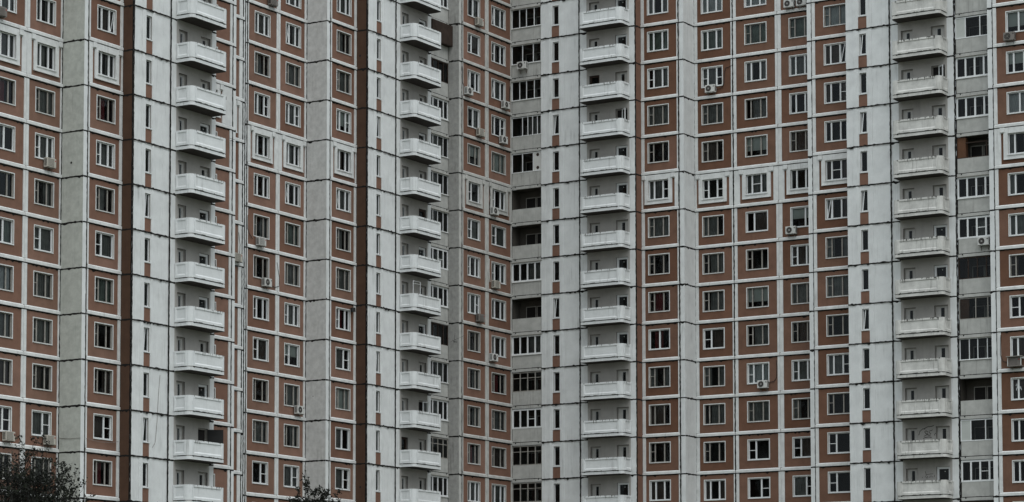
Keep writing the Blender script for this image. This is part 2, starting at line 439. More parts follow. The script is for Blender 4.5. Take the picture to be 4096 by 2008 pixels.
# ------------------------------------------------------------------ wall bays
def panel_strip(mb, bay, m, rows=None, seal_h=True):
    for n in bay.rows:
        z = bay.z(n)
        mb.sheet(0, bay.W, z, z + 2.8, 0, [], m)
        mb.ribbon_h(0, bay.W, z, 0.006)
def plain_bay(key, a, b, W, rot, m, name, left=False, right=False):
    bay = Bay(key, a, b, W, rot); mb = MB()
    panel_strip(mb, bay, m); closing(bay, mb, m); seals(bay, mb, 0.007, left, right)
    bay.mesh(mb, name)
    return bay
def brown_bay(key, a, b, W, rot, u0, u1, codes, start, dec=None, left=True, right=False, windows=True, sl=.26, sr=.17):
    """brown rendered panels in a white frame, one window a floor; dec = row of the ornamented floor"""
    bay = Bay(key, a, b, W, rot); mb = MB()
    BR = BROWN2 if key in ("corner", "right") else BROWN
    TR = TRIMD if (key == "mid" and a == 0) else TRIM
    h0, h1 = u0 + .06, u1 - .06
    for n in bay.rows:
        z = bay.z(n)
        hole = [(h0, h1, z + .93, z + 2.37)] if windows else []
        mb.sheet(0, W, z, z + 2.8, 0, hole, random.choice(BROWNS2 if BR is BROWN2 else BROWNS), 0.2)
        p = .05
        if n == dec:
            sL, sR = max(.14, u0 - .26 - .17), max(.16, W - u1 - .27 - .20)
            s0, s1 = u0 - .25, u1 + .26
            mb.box(.01, sL, z + .27, z + 2.77, 0, p, TR); mb.box(W - sR, W - .01, z + .27, z + 2.77, 0, p, TR)
            mb.box(sL, s0, z + 2.40, z + 2.77, 0, p, TR); mb.box(s1, W - sR, z + 2.40, z + 2.77, 0, p, TR)
            # the wide plain surround
            mb.box(s0, h0, z + .58, z + 2.77, 0, .075, TR); mb.box(h1, s1, z + .58, z + 2.77, 0, .075, TR)
            mb.box(h0, h1, z + 2.37, z + 2.77, 0, .075, TR); mb.box(h0, h1, z + .58, z + .87, 0, .075, TR)
            mb.box(h0 - .05, h1 + .05, z + .84, z + .90, .07, .13, TR)
            mb.box(s0 + .01, s1 - .01, z + .56, z + .62, .07, .12, TR)
            mb.box(sL - .04, s0 + .09, z + 2.46, z + 2.775, .045, .15, TR); mb.box(s1 - .09, W - sR + .04, z + 2.46, z + 2.775, .045, .15, TR)
        else:
            mb.box(.01, sl, z + .27, z + 2.77, 0, p, TR); mb.box(W - sr, W - .01, z + .27, z + 2.77, 0, p, TR)
            if windows:
                for q in ((u0, h0, z + .87, z + 2.43), (h1, u1, z + .87, z + 2.43), (h0, h1, z + 2.37, z + 2.43), (h0, h1, z + .87, z + .90)):
                    mb.box(*q, 0, .018, TR)
        mb.ledge(.02, W - .02, z + .03, z + .27, .10, TR)
        mb.ribbon_h(0, W, z - .008, 0.012, 0.054)  # joint seal, thickened and lowered to paint the shadow under the ledge
        if windows:
            i = n - start
            code = codes[i] if 0 <= i < len(codes) else random.choice(('Og', 'Wg', 'Pd'))
            add_window(bay, n, h0, h1, code)
    closing(bay, mb, BR); seals(bay, mb, 0.056, left, right)
    bay.mesh(mb, "brown_wall")
    return bay
def slit_bay(key, a, b, W, rot, u0, u1, bands, tilts, left=True, right=True):
    bay = Bay(key, a, b, W, rot); mb = MB()
    p0, q0, q1, p1 = bands
    for n in bay.rows:
        z = bay.z(n)
        mb.sheet(0, W, z, z + 2.8, 0, [(u0, u1, z + .95, z + 2.45)], WHITE, 0.18)
        mb.sheet(q0 + .003, q1 - .003, z + .03, z + .88, 0.004, [], BROWN)
        for c0, c1 in ((p0, q0 - .012), (q1 + .012, p1)):
            mb.box(c0, c1, z + .012, z + 2.788, 0, .035, WHITE)
            g = (c0 + c1) / 2
            mb.box(g - .05, g + .05, z + .012, z + 2.788, .035, .055, WHITE)
        if rot: mb.box(W * .80, W * .80 + .03, z + .012, z + 2.788, 0, .012, WHITE)
        else: mb.box(.30, .33, z + .012, z + 2.788, 0, .012, WHITE)
        mb.ribbon_h(0, W, z, 0.06, 0.052)
        w_, h_ = u1 - u0, 1.5
        k = ('slit', rot, n in tilts, round(w_, 2))
        if k not in cache:
            s = MB(); e = .055
            s.box(0, w_, h_ - e, h_, -.2, -.1, PVC); s.box(0, w_, 0, e + .03, -.2, -.08, PVC)
            s.box(0, e, e, h_ - e, -.2, -.1, PVC); s.box(w_ - e, w_, e, h_ - e, -.2, -.1, PVC)
            if n in tilts: s.poly([(e, e, -.095), (e + .07, e, -.095), (e + .20, h_ - e, -.097), (e + .13, h_ - e, -.097)], PVC)
            s.box(-.03, w_ + .03, -.05, 0, -.12, .06, PVC)
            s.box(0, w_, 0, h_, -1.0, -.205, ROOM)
            cache[k] = s.mesh("window")
        o = bay.place(cache[k], "window", u0, n, .95)
        obj("pane", pane_mesh(w_, h_, -0.15), o)
    closing(bay, mb, WHITE); seals(bay, mb, 0.06, left, right)
    bay.mesh(mb, "white_wall")
    return bay

# balcony, door and balcony window meshes (shared)
def rounded(u0, u1, d, r, n=5):
    P = [(u0, 0.0)]
    for i in range(n + 1):
        t = math.pi / 2 * i / n; P.append((u0 + r - r * math.cos(t), d - r + r * math.sin(t)))
    for i in range(n + 1):
        t = math.pi / 2 * i / n; P.append((u1 - r + r * math.sin(t), d - r + r * math.cos(t)))
    P.append((u1, 0.0))
    return P
def balcony_meshes(paint):
    var = random.randrange(5); k = ('balc', paint.name, var)
    if k in cache: return cache[k]
    W, D = 3.66, 1.26
    sb = MB(); O = rounded(0, W, D, .26)
    v0, v1 = .05, .25
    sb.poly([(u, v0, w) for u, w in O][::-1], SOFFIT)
    sb.poly([(u, v1, w) for u, w in O], PARA)
    for i in range(len(O) - 1):
        a, b = O[i], O[i + 1]
        sb.poly([(a[0], v0, a[1]), (b[0], v0, b[1]), (b[0], v1, b[1]), (a[0], v1, a[1])], paint)
    for u in (.42, W - .42):                       # drain holes
        sb.box(u - .05, u + .05, v1 - .02, v1 + .05, D - .05, D + .012, BLACK)
    sb.box(.45, W - .45, v1, v1 + .052, D - .12, D - .012, BLACK)
    sb.box(W - .13, W - .012, v1, v1 + .05, .3, D - .32, BLACK); sb.box(.012, .13, v1, v1 + .05, .3, D - .32, BLACK)
    # parapet: a 7 cm shell following the outline, posts at the corners, raised borders round sunk fields
    pb = MB(); t = .07; p0, p1 = .305, 1.27
    Oi = rounded(t, W - t, D - t, .2)
    for i in range(len(O) - 1):
        a, b, c, d = O[i], O[i + 1], Oi[i + 1], Oi[i]
        pb.poly([(a[0], p0, a[1]), (b[0], p0, b[1]), (b[0], p1, b[1]), (a[0], p1, a[1])], paint)
        pb.poly([(c[0], p0, c[1]), (d[0], p0, d[1]), (d[0], p1, d[1]), (c[0], p1, c[1])], paint)
        pb.poly([(a[0], p1, a[1]), (b[0], p1, b[1]), (c[0], p1, c[1]), (d[0], p1, d[1])], paint)
        pb.poly([(a[0], p0, a[1]), (d[0], p0, d[1]), (c[0], p0, c[1]), (b[0], p0, b[1])], paint)
    def border(fn, L0, L1, q0, q1, h=.045, s=.06, bt=.13, bb=.15, bs=.14):
        # fn maps (along, v, height above the face)
        o = [(L0, q0), (L1, q0), (L1, q1), (L0, q1)]
        i_ = [(L0 + bs, q0 + bb), (L1 - bs, q0 + bb), (L1 - bs, q1 - bt), (L0 + bs, q1 - bt)]
        j_ = [(L0 + bs + s, q0 + bb + s * 1.3), (L1 - bs - s, q0 + bb + s * 1.3), (L1 - bs - s, q1 - bt - s * .4), (L0 + bs + s, q1 - bt - s * .4)]
        for q in range(4):
            r = (q + 1) % 4
            pb.poly([fn(*o[q], h), fn(*o[r], h), fn(*i_[r], h), fn(*i_[q], h)], paint)
            pb.poly([fn(*i_[q], h), fn(*i_[r], h), fn(*j_[r], .004), fn(*j_[q], .004)], paint)
            pb.poly([fn(*o[q], 0), fn(*o[r], 0), fn(*o[r], h), fn(*o[q], h)], paint)
    border(lambda x, v, h: (x, v, D + h), .30, W - .30, p0, p1)
    border(lambda x, v, h: (W + h, v, D - x), .30, D - .04, p0, p1, bs=.10)
    border(lambda x, v, h: (-h, v, x), .04, D - .30, p0, p1, bs=.10)
    rr = random.Random(var * 13 + len(paint.name)); many = 44 if paint is DIRTY else 24
    for q in range(many):                          # black runs below the coping and rust smears above the foot
        u = rr.uniform(.05, W - .05) if rr.random() < .75 else rr.uniform(W - .9, W - .1)
        wd, ln = rr.uniform(.012, .05), rr.choice((.03, .05, .06, .09, .12, .22))
        if .32 < u < W - .32: pb.poly([(u, p1 - ln, D + .049), (u + wd * .6, p1 - ln, D + .049), (u + wd, p1 + .001, D + .049), (u - wd * .3, p1 + .001, D + .049)], STAIN)
        else:
            x = rr.uniform(.35, D - .1); pb.poly([(W + .049, p1 - ln, x), (W + .049, p1 - ln, x - wd), (W + .049, p1 + .001, x - wd), (W + .049, p1 + .001, x)], STAIN)
    x = rr.uniform(.35, .6)
    while x < W - .5:
        ln = rr.uniform(.05, .5)
        if rr.random() < .6: pb.poly([(x, p0 + .0, D + .049), (x + ln, p0 + .0, D + .049), (x + ln * .9, p0 + rr.uniform(.015, .045), D + .049), (x + .02, p0 + rr.uniform(.015, .04), D + .049)], STAIN)
        x += ln + rr.uniform(.05, .3)
    cache[k] = (sb.mesh("balcony_slab"), pb.mesh("parapet"))
    return cache[k]
def door_mesh(kind, w=1.0, h=2.22, v0=0.0):
    k = ('door', kind, round(w, 2), round(h, 2))
    if k in cache: return cache[k]
    s = MB(); g = MB(); d = -.17
    if kind == 'old':                    # grey leaf with a narrow glass strip
        c0, c1 = w * .40, w * .68
        s.box(0, w, h - .07, h, d - .06, d + .05, OLD); s.box(0, .06, 0, h - .07, d - .06, d + .05, OLD); s.box(w - .06, w, 0, h - .07, d - .06, d + .05, OLD)
        s.box(.06, c0, 0, h - .07, d - .05, d, DOORP); s.box(c1, w - .06, 0, h - .07, d - .05, d, DOORP); s.box(c0, c1, h - .17, h - .07, d - .05, d, DOORP)
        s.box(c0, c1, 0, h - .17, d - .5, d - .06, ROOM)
        g.poly([(c0, 0, d - .03), (c1, 0, d - .03), (c1, h - .17, d - .03), (c0, h - .17, d - .03)], GLASS)
    else:
        e = .15
        m = PVC if kind == 'new' else DARKW
        if kind in ('new', 'dark'):
            s.box(0, w, h - e, h, d - .06, d + .06, m); s.box(0, e, 0, h - e, d - .06, d + .06, m); s.box(w - e, w, 0, h - e, d - .06, d + .06, m)
            if kind == 'new': s.box(w * .52, w * .58, h - .36, h - .29, d - .028, d - .024, BLIND)
        else:                            # wide open: leaf swung out to the right
            s.box(0, w, h - .08, h, d - .06, d + .05, OLD); s.box(0, .06, 0, h - .08, d - .06, d + .05, OLD); s.box(w - .06, w, 0, h - .08, d - .06, d + .05, OLD)
            lm = PVC if kind == 'open' else FAN
            L = .52 if kind == 'open' else 1.0
            ang = R(35) if kind == 'open' else R(52)
            cx, sx = math.cos(ang), math.sin(ang)
            hx = w - .48 if kind == 'open' else w - .03
            def q(t, v, th=0): return (hx + t * cx + th * sx, v, .0 + t * sx - th * cx)
            def plate(t0, t1, va, vb, m_):
                for th in (0, .05): s.poly([q(t0, va, th), q(t1, va, th), q(t1, vb, th), q(t0, vb, th)], m_)
                for a_, b_ in (((t0, va), (t1, va)), ((t1, va), (t1, vb)), ((t1, vb), (t0, vb)), ((t0, vb), (t0, va))):
                    s.poly([q(*a_), q(*b_), q(*b_, .05), q(*a_, .05)], m_)
            if kind == 'open':
                plate(0, .09, 0, h - .05, lm); plate(L - .09, L, 0, h - .05, lm); plate(.09, L - .09, h - .14, h - .05, lm)
                g.poly([q(.09, 0, .025), q(L - .09, 0, .025), q(L - .09, h - .14, .025), q(.09, h - .14, .025)], GLASS)
            else: plate(0, L, 0, h - .05, lm)
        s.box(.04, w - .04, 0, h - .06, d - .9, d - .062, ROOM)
        if kind in ('new', 'dark'): g.poly([(e, 0, d - .03), (w - e, 0, d - .03), (w - e, h - e, d - .03), (e, h - e, d - .03)], GLASS)
    cache[k] = (s.mesh("door"), g.mesh("glass") if g.v else None)
    return cache[k]
def balcony_bay(key, a, b, W, rot, doors, wins, start, paint, wall, left=True, right=True):
    bay = Bay(key, a, b, W, rot); mb = MB()
    for n in bay.rows:
        z = bay.z(n)
        mb.sheet(.60, 4.24, z, z + 2.8, 0, [(.83, 1.70, z + .95, z + 2.26), (3.07, 4.08, z + .06, z + 2.28)], NICHE, .26, NICHED)
        mb.sheet(0, .60, z, z + 2.8, 0, [], wall); mb.sheet(4.24, W, z, z + 2.8, 0, [], wall)
        mb.ribbon_h(0, .62, z, .007); mb.ribbon_h(4.22, W, z, .007)
        i = n - start
        kd = doors[i] if 0 <= i < len(doors) else 'old'
        kw = wins[i] if 0 <= i < len(wins) else 'old'
        dm, gm = door_mesh(kd, 1.01, 2.22)
        o = bay.place(dm, "door", 3.07, n, .06)
        if gm: obj("glass", gm, o)
        wm, gm = door_mesh(kw, .87, 1.31)
        o = bay.place(wm, "window", .83, n, .95)
        if gm: obj("glass", gm, o)
    for n in [bay.rows[0] - 1] + bay.rows:
        slab, para = balcony_meshes(paint)
        o = bay.place(slab, "balcony", .60, n)
        obj("parapet", para, o)
    closing(bay, mb, wall); seals(bay, mb, .008, left, right)
    bay.mesh(mb, "balcony_wall")
    return bay

def loggia_bay(key, a, b, W, rot, kinds, start, depth=1.25, wall=PARA, front=0.0):
    bay = Bay(key, a, b, W, rot); mb = MB()
    for n in bay.rows:
        z = bay.z(n)
        i = n - start
        kd = kinds[i] if 0 <= i < len(kinds) else 'w4'
        s = MB()
        # shell: floor slab edge, parapet, side walls, back wall with its own window and door
        s.box(.03, W - .02, -.13, .075, -.10, .05, PARA)
        x = .05
        while x < W - .1:                                 # broken mortar line under the parapet
            L = random.uniform(.25, .9)
            s.box(x, min(x + L, W - .05), .075, .075 + random.uniform(.03, .06), -.06, .03, BLACK)
            x += L + random.uniform(.05, .25)
        for x in (.3, W - .35): s.box(x, x + .09, -.01, .08, .0, .053, BLACK)
        s.box(.05, W - .04, .13, 1.14, -.07, 0, PARA)
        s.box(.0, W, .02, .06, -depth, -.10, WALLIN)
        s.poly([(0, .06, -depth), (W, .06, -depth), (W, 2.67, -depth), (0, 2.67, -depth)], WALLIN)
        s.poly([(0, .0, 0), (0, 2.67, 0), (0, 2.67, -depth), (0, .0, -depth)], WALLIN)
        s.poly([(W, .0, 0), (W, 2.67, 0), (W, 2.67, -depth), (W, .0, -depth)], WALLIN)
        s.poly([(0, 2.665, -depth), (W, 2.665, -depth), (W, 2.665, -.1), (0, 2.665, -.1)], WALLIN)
        for (x0, x1, y0) in ((.55, 1.45, .95), (1.50, 2.15, .08)):
            s.box(x0, x1, y0, 2.2, -depth, -depth + .05, OLD)
            s.box(x0 + .07, x1 - .07, y0 + .07, 2.13, -depth + .05, -depth + .055, ROOM)
        lo = bay.place(s.mesh("loggia"), "loggia", 0, n)
        v0, v1 = 1.14, 2.63
        g = MB(); pn = None
        def posts(us, m, pw, top=True, rails=()):
            g.box(.02, W - .02, v1 - pw, v1, -.09, -.01, m)
            g.box(.02, W - .02, v0, v0 + pw, -.09, .02 if m is PVC else -.01, m)
            for q in us: g.box(q - pw / 2, q + pw / 2, v0 + pw, v1 - pw, -.085, -.015, m)
            for (q0, q1, vv) in rails: g.box(q0, q1, vv - .022, vv + .022, -.08, -.02, m)
        if kd == 'w4': posts([.07, W * .27, W * .52, W * .77, W - .07], PVC, .12)
        elif kd == 'w4m': posts([.07, W * .27, W * .52, W * .77, W - .07], PVC, .12, rails=((W * .52, W * .77, 1.85),))
        elif kd == 't3': posts([.04, W * .37, W * .73, W - .04], PVC, .06)
        elif kd == 't4': posts([.04, W * .27, W * .5, W * .76, W - .04], PVC, .055)
        elif kd == 't5': posts([.04, W * .36, W * .54, W * .70, W * .86, W - .04], PVC, .05)
        elif kd == 'd4': posts([.04, W * .27, W * .52, W * .77, W - .04], OLD, .075, rails=((.05, W - .05, 2.18),))
        elif kd == 'k4': posts([.04, W * .27, W * .52, W * .77, W - .04], DARKW, .06)
        elif kd == 'h2':
            posts([.04, W * .36, W * .72], PVC, .06)
            g.box(W * .74, W - .03, v0 + .06, v1 - .06, -.075, -.03, METAL)
            for q in (1.40, 2.40): g.disc(W * .87, q, -.027, .13, DARKW); g.disc(W * .87, q, -.024, .155, METAL, r_in=.13)
        elif kd == 'b2':
            posts([.04, W * .28, W * .68, W - .05], PVC, .07)
            g.box(.05, W * .28 - .03, v0 + .07, v1 - .07, -.075, -.03, BLIND)
        elif kd == 'x':
            g.box(.03, W * .24, v0 + .02, v1 - .02, -.5, -.06, CABIN)
            g.box(W * .24, W - .03, 2.18, 2.24, -.1, -.03, DARKW); g.box(W * .80, W * .83, v0, 2.18, -.1, -.03, DARKW); g.box(.02, W - .02, v0, v0 + .06, -.09, -.01, DARKW)
        elif kd == 'x2':
            g.box(.03, W * .27, v0 + .08, v1 - .08, -.2, -.09, CABIN)
            posts([.04, W * .46, W * .79, W - .04], OLD, .06)
        elif kd == 'kb':                                  # boarded box standing out of the loggia
            g.box(.05, W - .05, v0 - .05, v1, -.02, .42, DARKW)
            x = .1
            while x < W - .15: g.box(x, x + .10, v0, v1 - .05, .42, .435, DARKW); x += .16
        if g.v:
            go = obj("glazing_frame", g.mesh("glazing_frame"), lo)
            if kd in ('w4', 'w4m', 't3', 't4', 't5', 'd4', 'k4', 'b2', 'h2', 'x2'):
                q = MB(); q0 = W * .28 if kd == 'b2' else .04
                q1 = W * .72 if kd == 'h2' else W - .04
                q.poly([(q0, v0 + .03, -.05), (q1, v0 + .03, -.05), (q1, v1 - .03, -.05), (q0, v1 - .03, -.05)], GLASS)
                obj("pane", q.mesh("pane"), go)
            if kd in ('w4', 'w4m', 't4', 't5') and random.random() < .45:
                obj("curtain", curtain_mesh('g', W * .5, 1.4, random.randrange(5)), go, (random.choice((.05, W * .45)), .12, v0 + .05))
        if kd in ('t3', 't4', 'w4', 'kb'):                # little shed roof or sill over the glazing
            s2 = MB(); s2.box(-.02, W + .02, v1 + .0, v1 + .03, -.02, .10, OLD); obj("drip_cap", s2.mesh("drip_cap"), lo)
            s2 = MB(); s2.box(-.02, W + .02, v0 - .03, v0, 0, .07, METAL); obj("sill", s2.mesh("sill"), lo)
        mb.box(-.04, .03, z + .0, z + 2.8, -.12, -.02, BLACK)
    for n in bay.above + bay.below:
        mb.sheet(0, W, max(0, bay.z(n)), bay.z(n) + 2.8, 0, [], PARA)
    if mb.v: bay.mesh(mb, "loggia_edge")
    return bay

# ---- plan of the facades (metres along each wing, measured from the inner corner)
aA, aC, aE, aT, aV, aG, aI, aK, aM = -2.521, -0.766, 0.087, -1.128, -3.023, -3.304, -1.548, -0.622, -0.93
bB, bBC, bAm, bD, bEF, bL9, bL9b = -48.948, -48.548, -52.211, -45.352, -41.686, -33.685, -33.284
bG0, bGm, bH, bHI, bJ, bKL, bN, bNO, bOm = -29.162, -25.664, -22.321, -21.899, -18.746, -15.104, -7.592, -7.166, -3.711
bQ, bP, bT, bV, bX, bY, bZB = -0.167, -0.19, 0.713, 2.495, 0.728, -0.611, -1.285
aPQ, aQR, aS, aTU, aU, aV12, aV23, aW0, aWX, aY0, aYZ, aZ1, aZB = 2.686, 6.076, 10.857, 14.027, 14.412, 17.622, 21.266, 24.434, 24.825, 28.071, 31.435, 36.23, 39.307
bays = {}
# left section
bays['A1'] = brown_bay("left", aA, bAm - 3.66, 3.66, 90, .98, 2.77, "Wg Wg Pr Eg Pd En Pw Pg Pd Rd Og".split(), 0, 1, left=False)
bays['A2'] = brown_bay("left", aA, bAm, bB - bAm, 90, .86, 2.64, "Wg Wg Og Vg Og Lg Og Og Od Rg Og".split(), 0, 1, left=False, right=True)
bays['B'] = plain_bay("left", aA, bB, aC - aA, 0, GREYG, "grey_wall", left=True)
plain_bay("left", aC, bB, bBC - bB, 90, WHITE, "white_pilaster", right=True)
bays['C'] = brown_bay("left", aC, bBC, bD - bBC, 90, .77, 2.56, "Ud Wg Or Vg Og Lg On Od Od Rd Or".split(), 0, 1, left=False, sl=.12, sr=.26)
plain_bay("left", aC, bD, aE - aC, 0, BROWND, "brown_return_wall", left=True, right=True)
bays['E'] = slit_bay("left", aE, bD, bEF - bD, 90, 1.27, 1.79, (.86, 1.22, 1.84, 2.08), (4, 7, 9))
bays['F'] = balcony_bay("left", aE, bEF, 4.68, 90, "old old new old new new new old new leaf old".split(), ["old"] * 11, 0, BALC, WHITE, right=False)
bP = bEF + 4.68
plain_bay("left", aE, bP, aE - aT, 180, BROWN, "brown_return_wall")
bays['T1'] = brown_bay("left", aT, bP, bL9 - bP, 90, .12, 1.73, "Rd Wg Nd Ng Wg Nd Ng Ed Rd Ed Ng".split(), 0, 1, left=False, right=True, sl=.06, sr=.30)
plain_bay("left", aT, bL9, bL9b - bL9, 90, WHITE, "white_pilaster")
plain_bay("left", aT, bL9b, aT - aV, 180, GREYG, "grey_wall")
bays['V1'] = brown_bay("left", aV, bL9b, -30.06 - bL9b, 90, .55, 2.30, "Od Wg Pd Og Wg Pd Og Wd Rd Od Wg".split(), 0, 1, left=False, right=True, sr=.42)
plain_bay("left", aV, -30.06, .30, 90, WHITE, "white_pilaster", right=True)
# section left of the inner corner
plain_bay("mid", aG, -29.74, bG0 + 29.74, 90, WHITE, "white_pilaster", left=True, right=True)
bays['G1'] = brown_bay("mid", aG, bG0, bGm - bG0, 90, .78, 2.58, "Wg Wg Og Xg Wd Wd Og Pd Vd Ld Pd Og Rd Wg".split(), -1, 3, left=False, sl=.10, sr=.22)
bays['G2'] = brown_bay("mid", aG, bGm, bH - bGm, 90, .87, 2.67, "Wg Tg Og Xg Wg Td On Pg Vg Lb Og Og Rg Wg".split(), -1, 3, left=False, right=True, sl=.20, sr=.26)
bays['H'] = plain_bay("mid", aG, bH, aI - aG, 0, GREY, "grey_wall", left=True)
plain_bay("mid", aI, bH, bHI - bH, 90, WHITE, "white_pilaster", right=True)
bays['I'] = brown_bay("mid", aI, bHI, bJ - bHI, 90, .73, 2.54, "Wg Og Og Xb Wd Tg Og Og Vr Rg Ob Eg Rg".split(), -1, 3, left=False, sl=.12, sr=.26)
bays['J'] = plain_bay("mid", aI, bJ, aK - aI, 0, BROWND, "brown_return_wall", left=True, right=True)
bays['K'] = slit_bay("mid", aK, bJ, bKL - bJ, 90, 1.25, 1.72, (.80, 1.17, 1.82, 2.08), (2, 8))
bays['L'] = balcony_bay("mid", aK, bKL, 4.68, 90, "new old old new old dark new old new old open old old".split(), "old old old old old old old old old old old dark old".split(), -1, BALC, WHITE, right=False)
bays['M'] = loggia_bay("mid", aM, bKL + 4.68, bN - bKL - 4.68, 90, "w4 kb k4 w4 t4 t4 t4 w4m w4 k4 t4 w4 d4 w4".split(), -2)
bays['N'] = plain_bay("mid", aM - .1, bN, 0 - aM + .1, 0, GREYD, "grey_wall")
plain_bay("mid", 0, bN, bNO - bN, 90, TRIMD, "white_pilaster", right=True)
bays['O1'] = brown_bay("mid", 0, bNO, bOm - bNO, 90, .76, 2.55, "Eg Ld Td Eg Pb Ld Lg Vd Xg Pd Og Og Or Wg".split(), -2, 3, left=False, sl=.12, sr=.24)
bays['O2'] = brown_bay("mid", 0, bOm, 0 - bOm, 90, .70, 2.79, "Tg Vd Tg Xd Pb Vd Lg Vg Wd Wd Or Og Od Wg".split(), -2, 3, left=False, right=True, sl=.24, sr=.26)
# section right of the inner corner
bays['P'] = loggia_bay("corner", .04, -.12, aPQ - .04, 0, "t4 t3 t4 t5 h2 o o w4 o w4 d4 w4m d4 d4".split(), -2)
bays['Q'] = slit_bay("corner", aPQ, bQ, aQR - aPQ, 0, 1.04, 1.55, (.60, .965, 1.61, 1.95), (1, 6), left=False)
bays['R'] = balcony_bay("corner", aQR, bQ, aS - aQR, 0, "new new old open new new old new new new old old old new".split(), "old old dark old old old old old old old old old old old".split(), -2, BALC, WHITE, left=False)
plain_bay("corner", aS, bQ, bT - bQ, 90, BROWN, "brown_return_wall", left=False, right=True)
bays['T'] = brown_bay("corner", aS, bT, aTU - aS, 0, .52, 2.32, "Wg Wn Vg Og Od Xg Og Od Or Er Og Pd Od Wd".split(), -2, 3, right=True, left=False)
plain_bay("corner", aTU, bT, aU - aTU, 0, WHITE, "white_pilaster")
bays['U'] = plain_bay("corner", aU, bT, bV - bT, 90, WHITE, "white_fold_wall", right=True)
bays['V1b'] = brown_bay("corner", aU, bV, aV12 - aU, 0, .57, 2.37, "Ww Wn Zg Og Od Zd Pg Og Og Ld Og Pg Od Wd".split(), -2, 3, right=True, left=False)
bays['V2'] = brown_bay("corner", aV12, bV, aV23 - aV12, 0, .94, 2.76, "Ww On Wg Pg Ob Yg Md Od Pb Og Vw Og Ld Rd".split(), -2, 3, left=False, sr=.20)
bays['V3'] = brown_bay("corner", aV23, bV, aW0 - aV23, 0, .90, 2.70, "Wg On Wg Wd Od Wd Nb Vd Pg Od Vg Og Ld Rg".split(), -2, 3, left=False, sl=.28)
# far right section
plain_bay("right", aW0, bV, bV - bX, -90, GREY, "grey_wall")
plain_bay("right", aW0, bX, aWX - aW0, 0, WHITE, "white_pilaster", right=True)
bays['X'] = brown_bay("right", aWX, bX, aY0 - aWX, 0, .92, 2.72, "Ow Ud Xd Wd Yd Td Og Og Od Xg Od Ld Ld".split(), -1, 3, left=False)
plain_bay("right", aY0, bX, bX - bY, -90, BROWN, "brown_return_wall")
bays['Y'] = slit_bay("right", aY0, bY, aYZ - aY0, 0, 1.03, 1.54, (.55, .955, 1.60, 1.97), (0, 2, 4, 7), left=False)
bays['Z'] = balcony_bay("right", aYZ, bY, aZ1 - aYZ, 0, "old old open old old old new new old old old old new".split(), ["old"] * 13, -1, DIRTY, WHITE, left=False, right=True)
bays['LG'] = loggia_bay("right", aZ1 + .06, bY + .02, 2.66, 0, "b2 b2 w4 w4 x w4 w4m k4 x2 t4 o b2 w4m k4".split(), -1)
plain_bay("right", 38.90, bY, bY - bZB, -90, GREY, "grey_wall")
plain_bay("right", 38.90, bZB, aZB - 38.90, 0, WHITE, "white_pilaster", right=True)
bays['B1'] = brown_bay("right", aZB, bZB, 3.66, 0, .92, 2.74, "Wg Eb Wb Ew Wg Wg Wg Od Ld Wd Wd Wd Wd Wd".split(), -1, 3, left=False)

# small round holes through two return panels
for key, x, y, b_, r in (("left", 285, 651, bB, .075), ("mid", 1440, 223, bJ, .085), ("mid", 1441, 1948, bJ, .07), ("mid", 1252, 1585, bH, .035)):
    q = on_wall(x, y, 'R', b_ - .008)
    h = MB(); h.disc(0, 0, 0, r, FAN, 12); h.build("vent_hole", buildings[key], (q[0], b_ - .008, q[2]))

# roofs
def roof(key, pts):
    zt = joint_z(key, TOPN); mb = MB()
    for d, m in ((0.0, ASPH), (0.5, ASPH)): mb.poly([(p[0], zt + d, -p[1]) for p in pts], m)
    for i in range(len(pts)):
        p, q = pts[i], pts[(i + 1) % len(pts)]
        mb.poly([(p[0], zt, -p[1]), (q[0], zt, -q[1]), (q[0], zt + .5, -q[1]), (p[0], zt + .5, -p[1])], TRIM)
    mb.build("roof", buildings[key])
roof("left", [(-14, bAm - 3.66), (aA, bAm - 3.66), (aA, bB), (aE, bB), (aE, bP), (aT, bP), (aT, bL9b), (aV, bL9b), (aV, -29.76), (-14, -29.76)])
roof("mid", [(-14, -29.74), (aG, -29.74), (aG, bH), (aI, bH), (aI, bJ), (aK, bJ), (aK, bN), (0, bN), (0, 0), (0, 12), (-14, 12)])
roof("corner", [(.01, bQ), (aS, bQ), (aS, bT), (aU, bT), (aU, bV), (aW0 - .01, bV), (aW0 - .01, 12), (.01, 12)])
roof("right", [(aW0, bX), (aY0, bX), (aY0, bY), (38.9, bY), (38.9, bZB), (aZB + 3.66, bZB), (aZB + 3.66, 12), (aW0, 12)])

# graffiti on two balcony walls of the far right section
def graffiti(strokes, x0, y0, k, r):
    mb = MB()
    for st in strokes:
        pts = []
        for (px, py) in st:
            p = on_wall(x0 + px * k, y0 + py * k, 'R', bY - .004)
            pts.append((p[0], p[2], -p[1]))
        mb.tube(pts, r, r, SPRAY, 4)
    mb.build("graffiti", buildings["right"])
graffiti([[(158, 275), (180, 205), (228, 160), (276, 166)], [(250, 160), (320, 122), (375, 120), (432, 100)],
          [(250, 292), (285, 280), (322, 245), (318, 210), (285, 195), (264, 212), (282, 240), (335, 278)],
          [(402, 165), (398, 190), (360, 195), (342, 208), (352, 232), (378, 245), (362, 282), (335, 265)],
          [(238, 338), (275, 316), (340, 304), (390, 316)], [(466, 234), (445, 255), (440, 280)]], 3640, 1680, .2218, .022)
graffiti([[(272, 925), (288, 965), (292, 1010)], [(288, 988), (350, 976), (420, 970)], [(275, 1015), (300, 1040), (296, 1058)], [(316, 1010), (322, 1055)],
          [(352, 1040), (362, 1005), (380, 1036), (388, 1002)], [(410, 1012), (414, 1040)], [(440, 990), (444, 1030)], [(222, 1025), (226, 1050)]], 3640, 1680, .2218, .013)

